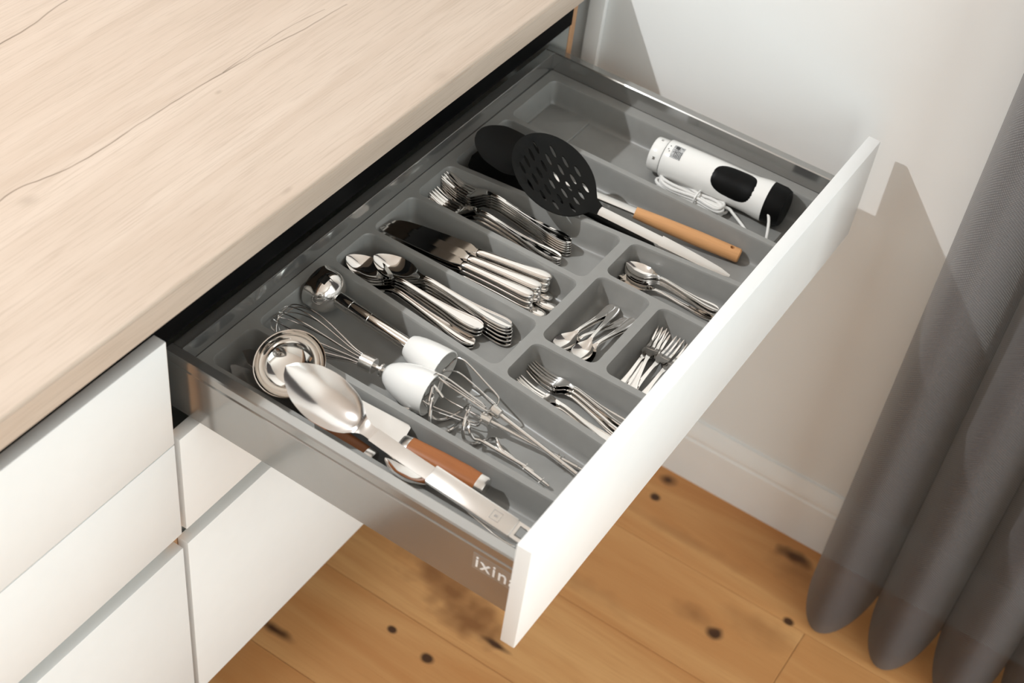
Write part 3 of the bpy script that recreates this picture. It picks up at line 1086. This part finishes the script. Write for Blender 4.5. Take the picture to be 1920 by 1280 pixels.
def dough_hook(label, end, tip, z_end, z_tip, phase):
    t = thing('dough_hook', label, 'dough hook', group='mixer beaters and dough hooks')
    MB().add(lathe_vf([(0, 0.0014), (0.003, 0.0020), (0.010, 0.0020), (0.011, 0.0028), (0.068, 0.0028)], 14, cap=True)).build('shaft', M['satin'], t, angle=30)
    MB().add(tube_vf([(0.012, -0.0052, 0), (0.012, 0.0052, 0)], 0.0010, 6)).build('pin', M['satin'], t)
    pts = [(0.065, 0, 0), (0.074, 0.001 * math.cos(phase), 0.001 * math.sin(phase))]
    turns, N = 1.9, 26
    for i in range(N + 1):
        u = i / N
        r = 0.004 + 0.015 * min(1, u * 3.0)
        a = phase + 2 * PI * turns * u
        pts.append((0.080 + 0.102 * u, r * math.cos(a), r * math.sin(a)))
    pts.append((0.166, pts[-1][1] * 0.6, pts[-1][2] * 0.6))
    MB().add(tube_vf(smooth_path(pts, 4), 0.0022, 8)).build('spiral', M['wire'], t)
    lay(t, end, tip, z_end, z_end, z_tip, pitch=math.atan2(z_tip - z_end, 0.186))
    return t


dough_hook('spiral steel dough hook lying along the compartment floor, rod free', (1029, 914), (850, 772), 0.7240, 0.7420, 2.2)
dough_hook('spiral steel dough hook half hidden behind the divider beside the knives with wooden handles', (986, 906), (792, 786), 0.7232, 0.7420, 0.3)

# ================================================================== SERVING TOOLS (lane 1)
# --- ladle
t = thing('soup_ladle', 'polished steel soup ladle with deep round bowl', 'ladle')
pb = []
for i in range(13):
    a = PI / 2 * i / 12
    pb.append((0.0425 * math.sin(a), -0.034 * math.cos(a)))
v, f = [], []
ns = 40
outer_p = pb + [(0.0434, 0.0006)]
prof_l = [(max(r, 0.0006), z) for r, z in outer_p] + [(0.0432, 0.0013)] + [(max(r - 0.0004, 0.0005), z + 0.0010) for r, z in reversed(pb)]
for (r, z) in prof_l:
    for j in range(ns):
        a = 2 * PI * j / ns
        v.append((r * math.cos(a), r * math.sin(a), z))
for i in range(len(prof_l) - 1):
    for j in range(ns):
        p, q = i * ns + j, i * ns + (j + 1) % ns
        f.append((p, q, q + ns, p + ns))
new_obj('bowl', v, f, M['steel'], t, angle=70)
hx = np.linspace(0.040, 0.215, 16)
hz = pchip([0.040, 0.052, 0.07, 0.215], [0.0, 0.002, -0.003, -0.030], hx)
MB().add(ribbon_vf(hx, pchip([0.04, 0.055, 0.08, 0.215], [0.010, 0.0055, 0.0055, 0.0075], hx), hz, np.full(16, -0.0012), np.full(16, 0.0026), 7)).build('handle', M['steel'], t, angle=50)
c0 = at(541, 690, 0.781)
lay_xy(t, c0.x + 0.004, c0.y + 0.002, 0.784, -96, pitch=-0.09, roll=0.42)

# --- large serving spoon on top
t = thing('serving_spoon', 'large satin steel serving spoon lying on top of the ladle and knives', 'spoon')
q2 = np.concatenate([np.linspace(.212, .240, 8), np.linspace(.245, .3348, 22)])
BW = pchip([.212, .222, .232, .242, .258, .282, .304, .322, .332, .3348], [.0078, .0082, .0125, .0208, .0282, .0315, .0276, .0170, .0070, .0008], q2)
BZ = pchip([.212, .222, .235, .26, .30, .3348], [.006, .0080, .0085, .0150, .0260, .0370], q2)
BD = pchip([.212, .226, .24, .26, .285, .31, .3348], [-.0004, .001, .007, .014, .0165, .0100, .0002], q2)
MB().add(ribbon_vf(q2, BW, BZ, BD, np.full(len(q2), .0015), 19)).build('bowl', M['soft_steel'], t, angle=60)
hx = np.linspace(0.125, 0.213, 10)
MB().add(ribbon_vf(hx, np.full(10, .0090), pchip([.125, .17, .213], [.0015, .0022, .006], hx), np.full(10, -.0004), np.full(10, .0030), 7)).build('shank', M['satin'], t)
g = MB().add(box_vf(0.018, 0.132, -0.0118, 0.0118, -0.0052, 0.0042, 0.0018)).build('grip', M['satin'], t)
MB().add(box_vf(0.036, 0.048, -0.0058, -0.0052, 0.0041, 0.0044)).add(box_vf(0.036, 0.048, 0.0052, 0.0058, 0.0041, 0.0044)).add(box_vf(0.036, 0.0366, -0.0058, 0.0058, 0.0041, 0.0044)).add(box_vf(0.0474, 0.048, -0.0058, 0.0058, 0.0041, 0.0044)).add(box_vf(0.040, 0.044, -0.0015, 0.0015, 0.0041, 0.0044)).build('engraved_mark', M['engraved'], g)
loop_o = [(-0.006, -0.006), (-0.006, 0.006), (0.004, 0.0105), (0.0185, 0.0105), (0.0185, -0.0105), (0.004, -0.0105)]
loop_i = [(-0.001, -0.0035), (-0.001, 0.0035), (0.006, 0.0065), (0.014, 0.0065), (0.014, -0.0065), (0.006, -0.0065)]
MB().add(plate_vf(loop_o, [loop_i], 0.0035, lambda x, y: 0.002)).build('hanging_loop', M['satin'], t)
lay(t, (990, 1006), (692, 808), 0.7695, 0.772, 0.783, pitch=0.045, roll=-0.30)


# --- kitchen knives with wooden handles
def kitchen_knife(name, label, L, hl, hr, bw, blade_mat, end, tip, z, zb_off=0.0, roll=0.0):
    t = thing(name, label, 'knife')
    MB().add(oval_loft_vf([(0.011, hr * .93, hr * .74, 0), (0.03, hr, hr * .80, 0), (hl * .6, hr, hr * .80, 0), (hl, hr * .9, hr * .72, 0)], 20, 2.6)).build('handle', M['wood_handle'], t, angle=40)['label'] = 'reddish brown wooden grip'
    MB().add(oval_loft_vf([(0, hr * .86, hr * .66, 0), (0.002, hr * .95, hr * .75, 0), (0.0112, hr * .95, hr * .75, 0)], 20, 2.6)).build('end_cap', M['satin'], t, angle=40)
    MB().add(oval_loft_vf([(hl - 0.0005, hr * .92, hr * .74, 0), (hl + 0.008, hr * .86, hr * .60, 0), (hl + 0.012, hr * .82, hr * .34, 0)], 20, 2.6)).build('bolster', M['satin'], t, angle=40)
    b0 = hl + 0.0115
    out = [(b0, hr * .8), (b0 + 0.002, hr * .85), (L * .8, hr * .8), (L * .95, hr * .2), (L, -bw * .35), (L * .985, -bw * .62), (L * .9, -bw * .92), (L * .75, -bw), (b0 + 0.03, -bw), (b0 + 0.006, -bw), (b0 + 0.002, -bw * .9), (b0, -hr * .8)]
    MB().add(plate_vf(out, [], 0.0018, lambda x, y: 0.001 + zb_off)).build('blade', blade_mat, t)
    lay(t, end, tip, z, z, z, roll=roll)
    return t


kitchen_knife('kitchen_knife', 'long kitchen knife with reddish wooden handle lying beside the divider', 0.350, 0.104, 0.0138, 0.026, M['satin'], (919, 907), (474, 671), 0.7480, roll=-0.10)
kitchen_knife('paring_knife', 'short kitchen knife with reddish wooden handle half hidden by the drawer side', 0.225, 0.094, 0.0125, 0.018, M['satin'], (688, 856), (448, 706), 0.7305)

# --- gravy spoon on its side
t = thing('gravy_spoon', 'slim steel spoon tipped on its side under the serving spoon', 'spoon')
spoon_mesh(t, 0.188, 1.2)
lay(t, (974, 1030), (764, 899), 0.752, 0.754, 0.760, roll=0.70)

# ================================================================== SPATULAS (lane 6)
# --- slotted skimmer
t = thing('slotted_skimmer', 'dark nylon slotted skimmer with flat steel handle', 'skimmer')
outl = []
for i in range(48):
    a = 2 * PI * i / 48
    outl.append((0.268 + 0.060 * math.cos(a), 0.0525 * math.sin(a)))
outl = [p for p in outl if not (p[0] < 0.216 and abs(p[1]) < 0.022)]
k0 = max(i for i, p in enumerate(outl) if p[1] > 0)
outl = outl[:k0 + 1] + [(0.207, 0.0125), (0.196, 0.0085), (0.180, 0.0075), (0.180, -0.0075), (0.196, -0.0085), (0.207, -0.0125)] + outl[k0 + 1:]
slots = []
SD = Vector((1.0, -0.55)).normalized()
SN = Vector((-SD.y, SD.x))
for row, xr in enumerate((0.3060, 0.2865, 0.2670, 0.2475, 0.2280)):
    cnt = (4, 6, 6, 6, 4)[row]
    for c_ in range(cnt):
        yy = (c_ - (cnt - 1) / 2) * 0.0128 + 0.002
        slots.append([tuple(Vector((xr, yy)) + SD * (0.0080 * math.cos(2 * PI * q / 10)) + SN * (0.0023 * math.sin(2 * PI * q / 10))) for q in range(10)])
extra = [(0.225 + 0.0215 * i, -0.04 + 0.0115 * j) for i in range(5) for j in range(8)]
extra = [p for p in extra if in_poly(*p, outl) and not any(in_poly(*p, s) for s in slots)]


def skim_z(x, y):
    r2 = ((x - 0.268) / 0.060)**2 + (y / 0.0525)**2
    base = 0.010 * min(1.2, r2) if x > 0.212 else 0.010
    return base + max(0.0, x - 0.190) * 0.50


MB().add(plate_vf(outl, slots, 0.0022, skim_z, extra)).build('head', M['black'], t, angle=60)
hx = np.linspace(0.0, 0.200, 14)
MB().add(ribbon_vf(hx[6:], np.full(8, .0072), pchip([0, .1, .2], [.0, .008, .0135], hx[6:]), np.full(8, -.0004), np.full(8, .0022), 5)).build('shank', M['satin'], t)
hx = np.linspace(0.0, 0.104, 8)
MB().add(ribbon_vf(hx, pchip([0, .006, .05, .104], [.0020, .0042, .0072, .0086], hx), pchip([0, .1, .2], [.001, .009, .0145], hx), np.full(8, -.0004), np.full(8, .0040), 5)).build('grip', M['satin'], t)
lay(t, (1368, 517), (1122, 400), 0.7415, 0.7425, 0.757, pitch=0.06, roll=-0.30)

# --- black serving spoon with beech handle
t = thing('nylon_spoon', 'black nylon cooking spoon with round beech wood handle', 'spoon')
bh = MB().add(oval_loft_vf([(0, .0085, .0085, 0), (0.002, .0105, .0100, 0), (0.0095, .0106, .0101, 0), (0.0185, .0107, .0102, 0), (0.06, .0112, .0106, 0), (0.12, .0100, .0096, 0), (0.156, .0086, .0084, 0)], 22)).build('handle', M['beech'], t, angle=40)
bh['label'] = 'round beech wood handle with a hanging hole'
cut(bh, lathe_vf([(-0.02, 0.0030), (0.02, 0.0030)], 16, cap=True), Matrix.Translation((0.014, 0, 0)) @ Matrix.Rotation(PI / 2, 4, 'Y'))
hx = np.linspace(0.155, 0.294, 8)
MB().add(ribbon_vf(hx, np.full(8, .0072), np.full(8, .0035), np.full(8, -.0016), np.full(8, .0060), 7)).build('shank', M['satin'], t)
q2 = np.concatenate([np.linspace(.285, .388, 20), [.392, .395, .398, .4, .4012, .402]])
BW = pchip([.285, .295, .305, .32, .345, .37, .388, .397, .4008, .402], [.0078, .0085, .018, .036, .0470, .0440, .0320, .0200, .0100, .0010], q2)
BZ = pchip([.285, .30, .32, .402], [.006, .007, .010, .024], q2)
BD = pchip([.285, .30, .32, .35, .38, .402], [-.0005, .002, .010, .015, .009, .0002], q2)
MB().add(ribbon_vf(q2, BW, BZ, BD, np.full(26, .0022), 15)).build('bowl', M['black'], t, angle=60)
lay(t, (1391, 476), (1100, 362), 0.7315, 0.7315, 0.748, pitch=0.10)

# --- black turner underneath
t = thing('nylon_turner', 'black nylon turner lying at the back under the skimmer', 'spatula')
out = [(0.150, -.008), (0.175, -.012), (0.190, -.026), (0.215, -.038), (0.250, -.045), (0.270, -.043), (0.283, -.034), (0.290, -.016), (0.291, .016), (0.285, .034), (0.272, .043), (0.250, .045), (0.215, .038), (0.190, .026), (0.175, .012), (0.150, .008)]
MB().add(plate_vf(out, [], 0.0028, lambda x, y: 0.004 + max(0, x - 0.19) * 0.10)).build('blade', M['black'], t)
MB().add(tube_vf([(0.192, 0, 0.006), (0.24, 0, 0.0105), (0.284, 0, 0.0145)], 0.0016, 6)).build('rib', M['black'], t)
MB().add(oval_loft_vf([(0, .004, .003, .004), (0.004, .0058, .0045, .0055), (0.10, .0058, .0045, .0055), (0.158, .0065, .003, .0045)], 14)).build('handle', M['black'], t, angle=40)
lay_xy(t, 0.618, -0.288, 0.7235, 92.0, pitch=0.055)

# ================================================================== HAND BLENDER MOTOR (lane 7)
t = thing('hand_blender', 'white hand blender motor body with black oval grip pad', 'blender')
RB = 0.0285
body = [(0.030, 0.0300), (0.040, 0.0296), (0.058, 0.0276), (0.075, 0.0272), (0.10, 0.0280), (0.14, RB), (0.19, RB), (0.206, 0.0283), (0.2075, 0.0276)]
bd = MB().add(lathe_vf(body, 48, cap=True)).build('body', M['white_plastic'], t, angle=40)
MB().add(lathe_vf([(0.2065, 0.0262), (0.2088, 0.0262)], 40, cap=True)).build('seam_shade_ring', M['print_and_seam_dark'], t)  # dark colour stands in for the shade inside the seam groove
ng = MB().add(lathe_vf([(0.2085, 0.0250), (0.2105, 0.0256), (0.227, 0.0252), (0.2295, 0.0240), (0.230, 0.020)], 40, cap=True)).build('neck', M['white_plastic'], t, angle=40)
MB().add(lathe_vf([(0.0, 0.022), (0.002, 0.0262), (0.010, 0.0292), (0.0305, 0.0298)], 40, cap=True)).build('end_cap', M['black_soft'], t, angle=40)['label'] = 'black end cap'


def on_body(s, th, lift, prof=body):
    r = float(np.interp(s, [p[0] for p in prof], [p[1] for p in prof])) + lift
    return (s, r * math.cos(th), r * math.sin(th))


def body_patch(outline_fn, ns_, nt_, lift, base=-0.0003):
    v, f = [], []
    for i in range(ns_ + 1):
        for j in range(nt_):
            a = 2 * PI * j / nt_
            s, th = outline_fn(i / ns_, a)
            v.append(on_body(s, th, lift if i < ns_ else base))
    for i in range(ns_):
        for j in range(nt_):
            p, q = i * nt_ + j, i * nt_ + (j + 1) % nt_
            f.append((p, q, q + nt_, p + nt_))
    return v, f


PAD_C = math.radians(50)


def pad_out(u, a):
    c, s_ = math.cos(a), math.sin(a)
    e = 0.72
    cx = math.copysign(abs(c)**e, c)
    sy = math.copysign(abs(s_)**e, s_)
    half = 0.92 - 0.12 * cx
    return 0.087 + 0.0365 * cx * u, PAD_C + half * sy * u


MB().add(body_patch(pad_out, 8, 40, 0.0008)).build('grip_pad', M['black_soft'], bd, angle=50)['label'] = 'black soft oval grip pad'


def patch_rect(s0, s1, t0, t1, lift, nt_=10):
    v, f = [], []
    for i in range(2):
        for j in range(nt_ + 1):
            v.append(on_body((s0, s1)[i], t0 + (t1 - t0) * j / nt_, lift))
    for j in range(nt_):
        f.append((j, j + 1, nt_ + 2 + j, nt_ + 1 + j))
    return v, f


MB().add(patch_rect(0.178, 0.196, math.radians(44), math.radians(88), 0.0003)).build('rating_plate', M['print_grey'], bd)['label'] = 'small grey rating print'
pm = MB()
for i in range(5):
    pm.add(patch_rect(0.179 + i * 0.0026, 0.1800 + i * 0.0026, math.radians(47), math.radians(68), 0.0005, 6))
pm.add(patch_rect(0.186, 0.1925, math.radians(74), math.radians(85), 0.0005, 4))
pm.build('print_lines', M['print_and_seam_dark'], bd)
dm = MB()
for s, d in ((0.2005, 76), (0.2015, 64), (0.199, 58)):
    dm.add(patch_rect(s, s + 0.0016, math.radians(d), math.radians(d + 3), 0.0004, 2))
dm.build('marking_dots', M['print_and_seam_dark'], bd)
for d in (20, 95, 215):
    cut(ng, box_vf(0.2170, 0.2215, -0.0024, 0.0024, 0.0190, 0.0300), Matrix.Rotation(math.radians(d - 90), 4, 'X'))
ax = at(1357, 334, 0.752)
a, b = at(1470, 385, 0.752), at(1232, 283, 0.752)
yaw = math.atan2(b.y - a.y, b.x - a.x)
dvec = Vector((math.cos(yaw), math.sin(yaw), 0))
e0 = at(1240, 282, 0.752) - dvec * 0.222
e0 = at(1240, 282, 0.752) - dvec * 0.222 * 0.915
lay_xy(t, e0.x, e0.y, ZF + 0.0306, math.degrees(yaw))
t.matrix_world = t.matrix_world @ Matrix.Diagonal((0.915, 1, 1, 1))
blender = t

# power cord: from the end cap, along the floor, into a bundled coil with a tie
tcord = thing('power_cord', 'white power cord bundled in loops beside the hand blender body', 'cord')
mw = blender.matrix_world


def bw(s, r, th):
    return mw @ Vector((s, r * math.cos(math.radians(th)), r * math.sin(math.radians(th))))


zc = ZF + 0.0028
p0 = bw(0.036, 0.031, 22)
lead = [p0, at(1441, 405, 0.750), at(1438, 440, 0.735), at(1432, 458, zc), at(1420, 452, zc), at(1402, 436, zc), at(1390, 420, zc + 0.001), at(1375, 401, zc + 0.006), at(1366, 391, zc + 0.009), at(1350, 386, zc + 0.012), at(1320, 376, zc + 0.012)]
for q_ in lead[2:]:
    q_.x = max(q_.x, 0.7325)
MB().add(tube_vf(smooth_path(lead, 8), 0.0022, 8)).build('lead', M['white_cable'], tcord)
MB().add(tube_vf([bw(0.036, 0.0285, 22), bw(0.036, 0.0345, 22)], 0.0042, 10)).build('strain_relief', M['white_cable'], tcord)
A0, A1 = at(1240, 330, 0.735), at(1352, 393, 0.732)
ud = (A1 - A0)
LU = ud.length
ud.normalize()
vd = Vector((-ud.y, ud.x, 0)).normalized()
for i in range(9):
    rr = random.Random(i + 3)
    h0 = 0.0028 + 0.0042 * (i % 4)
    wide = 0.0105 + 0.0014 * rr.uniform(-1, 1)
    sh = (i // 4) * 0.006 - 0.002
    x0_, x1_ = rr.uniform(-0.006, 0.004), LU + rr.uniform(-0.006, 0.005)
    pinch = 0.45
    loop2 = [(x0_, 0.0), (x0_ + 0.006, wide * .75), (x0_ + 0.022, wide), (LU * .42, wide * .8), (LU * .62, wide * pinch), (x1_ - 0.018, wide * .7), (x1_ - 0.004, wide * .6), (x1_, 0),
             (x1_ - 0.004, -wide * .6), (x1_ - 0.018, -wide * .7), (LU * .62, -wide * pinch), (LU * .42, -wide * .7), (x0_ + 0.022, -wide), (x0_ + 0.006, -wide * .75)]
    pts = []
    for (a_, b_) in loop2:
        P = A0 + ud * a_ + vd * (b_ + sh)
        P.x = max(P.x, 0.7325)
        P.z = ZF + h0 + 0.0012 * math.sin(a_ * 60 + i)
        pts.append(P)
    MB().add(tube_vf(smooth_path(pts, 5, True), 0.0024, 8, True)).build('loop', M['white_cable'], tcord)
c = A0 + ud * (LU * .62)
tie = []
for q in range(16):
    a_ = 2 * PI * q / 16
    tie.append(Vector((max(c.x, 0.7460), c.y, ZF + 0.0125)) + vd * (0.0125 * math.cos(a_)) + Vector((0, 0, 1)) * (0.0098 * math.sin(a_)))
MB().add(tube_vf(tie, 0.0016, 6, True)).build('tie', M['white_cable'], tcord)
for ch in tcord.children:
    ch.matrix_parent_inverse = Matrix.Identity(4)

HOME = {'tablespoon': 'soup', 'dinner_fork': 'forks', 'table_knife': 'knives', 'dessert_spoon': 'spoons', 'coffee_spoon': 'tea', 'dessert_fork': 'small_forks', 'cake_fork': 'cake',
        'blender_shaft': 'lane2', 'whisk': 'lane2', 'mixer_beater': 'lane2', 'dough_hook': 'lane2', 'kitchen_knife': 'lane1', 'paring_knife': 'lane1', 
        'nylon_spoon': 'lane6', 'nylon_turner': 'lane6', 'slotted_skimmer': 'lane6', 'hand_blender': 'lane7'}
for o in list(S.objects):
    if o.parent is None and o.name.split('.')[0] in HOME:
        settle(o, HOME[o.name.split('.')[0]])

# ================================================================== CURTAIN
m = bpy.data.materials.new('grey_sheer_fabric')
m.use_nodes = True
n, l = nodes_of(m)
b = n['Principled BSDF']
b.inputs['Roughness'].default_value = 0.75
b.inputs['Sheen Weight'].default_value = 0.25
tc = n.new('ShaderNodeTexCoord')
wv = n.new('ShaderNodeTexNoise')
wv.inputs['Scale'].default_value = 260
l.new(tc.outputs['Object'], wv.inputs['Vector'])
rp = n.new('ShaderNodeValToRGB')
rp.color_ramp.elements[0].color = (0.042, 0.037, 0.039, 1)
rp.color_ramp.elements[1].color = (0.076, 0.068, 0.070, 1)
l.new(wv.outputs['Fac'], rp.inputs['Fac'])
l.new(rp.outputs['Color'], b.inputs['Base Color'])
tr = n.new('ShaderNodeBsdfTransparent')
mx = n.new('ShaderNodeMixShader')
uvn = n.new('ShaderNodeUVMap')
sx = n.new('ShaderNodeSeparateXYZ')
l.new(uvn.outputs[0], sx.inputs[0])
w1 = math_node(n, l, 'SINE', math_node(n, l, 'MULTIPLY', sx.outputs[0], 2 * PI / 0.0044))
w2 = math_node(n, l, 'SINE', math_node(n, l, 'MULTIPLY', sx.outputs[1], 2 * PI / 0.0044))
wk = math_node(n, l, 'MULTIPLY', w1, w2)
l.new(math_node(n, l, 'ADD', math_node(n, l, 'MULTIPLY', wk, 0.20), 0.80, True), mx.inputs[0])
l.new(tr.outputs[0], mx.inputs[1])
l.new(b.outputs[0], mx.inputs[2])
l.new(mx.outputs[0], n['Material Output'].inputs['Surface'])
M['curtain'] = m
cur = thing('curtain', 'dark grey sheer curtain hanging in deep folds in front of the white wall', 'curtain', (0.82, -1.1, 0.012))
NY, NZ = 330, 14
y_start, y_end = -0.640, -1.90
v, f = [], []
for i in range(NY + 1):
    u = i / NY
    s = u * (y_start - y_end)
    lam = 0.116
    ph = 2 * PI * s / lam
    for j in range(NZ + 1):
        w = j / NZ
        z = 0.012 + 2.44 * w
        amp = 0.066 + 0.003 * math.sin(s * 9)
        xx = 0.822 - amp * math.sin(ph - 0.5) + 0.003 * math.sin(3 * s + 2 * w)
        yy = y_start - s + 0.0165 * math.cos(ph - 0.5)
        v.append((xx, yy, z))
for i in range(NY):
    for j in range(NZ):
        a = i * (NZ + 1) + j
        f.append((a, a + 1, a + NZ + 2, a + NZ + 1))
cl = new_obj('fabric', v, f, M['curtain'], cur, world_coords=True, angle=80)
arc = [0.0]
for i in range(NY):
    p0_, p1_ = Vector(v[i * (NZ + 1)]), Vector(v[(i + 1) * (NZ + 1)])
    arc.append(arc[-1] + (p1_ - p0_).length)
uvl = cl.data.uv_layers.new(name='UVMap')
for lp in cl.data.loops:
    vi = lp.vertex_index
    uvl.data[lp.index].uv = (arc[vi // (NZ + 1)], cl.data.vertices[vi].co.z)
MB().add(tube_vf([(0.826, -0.55, 2.47), (0.826, -2.0, 2.47)], 0.012, 14)).build('curtain_rail', M['satin'], cur, world_coords=True)
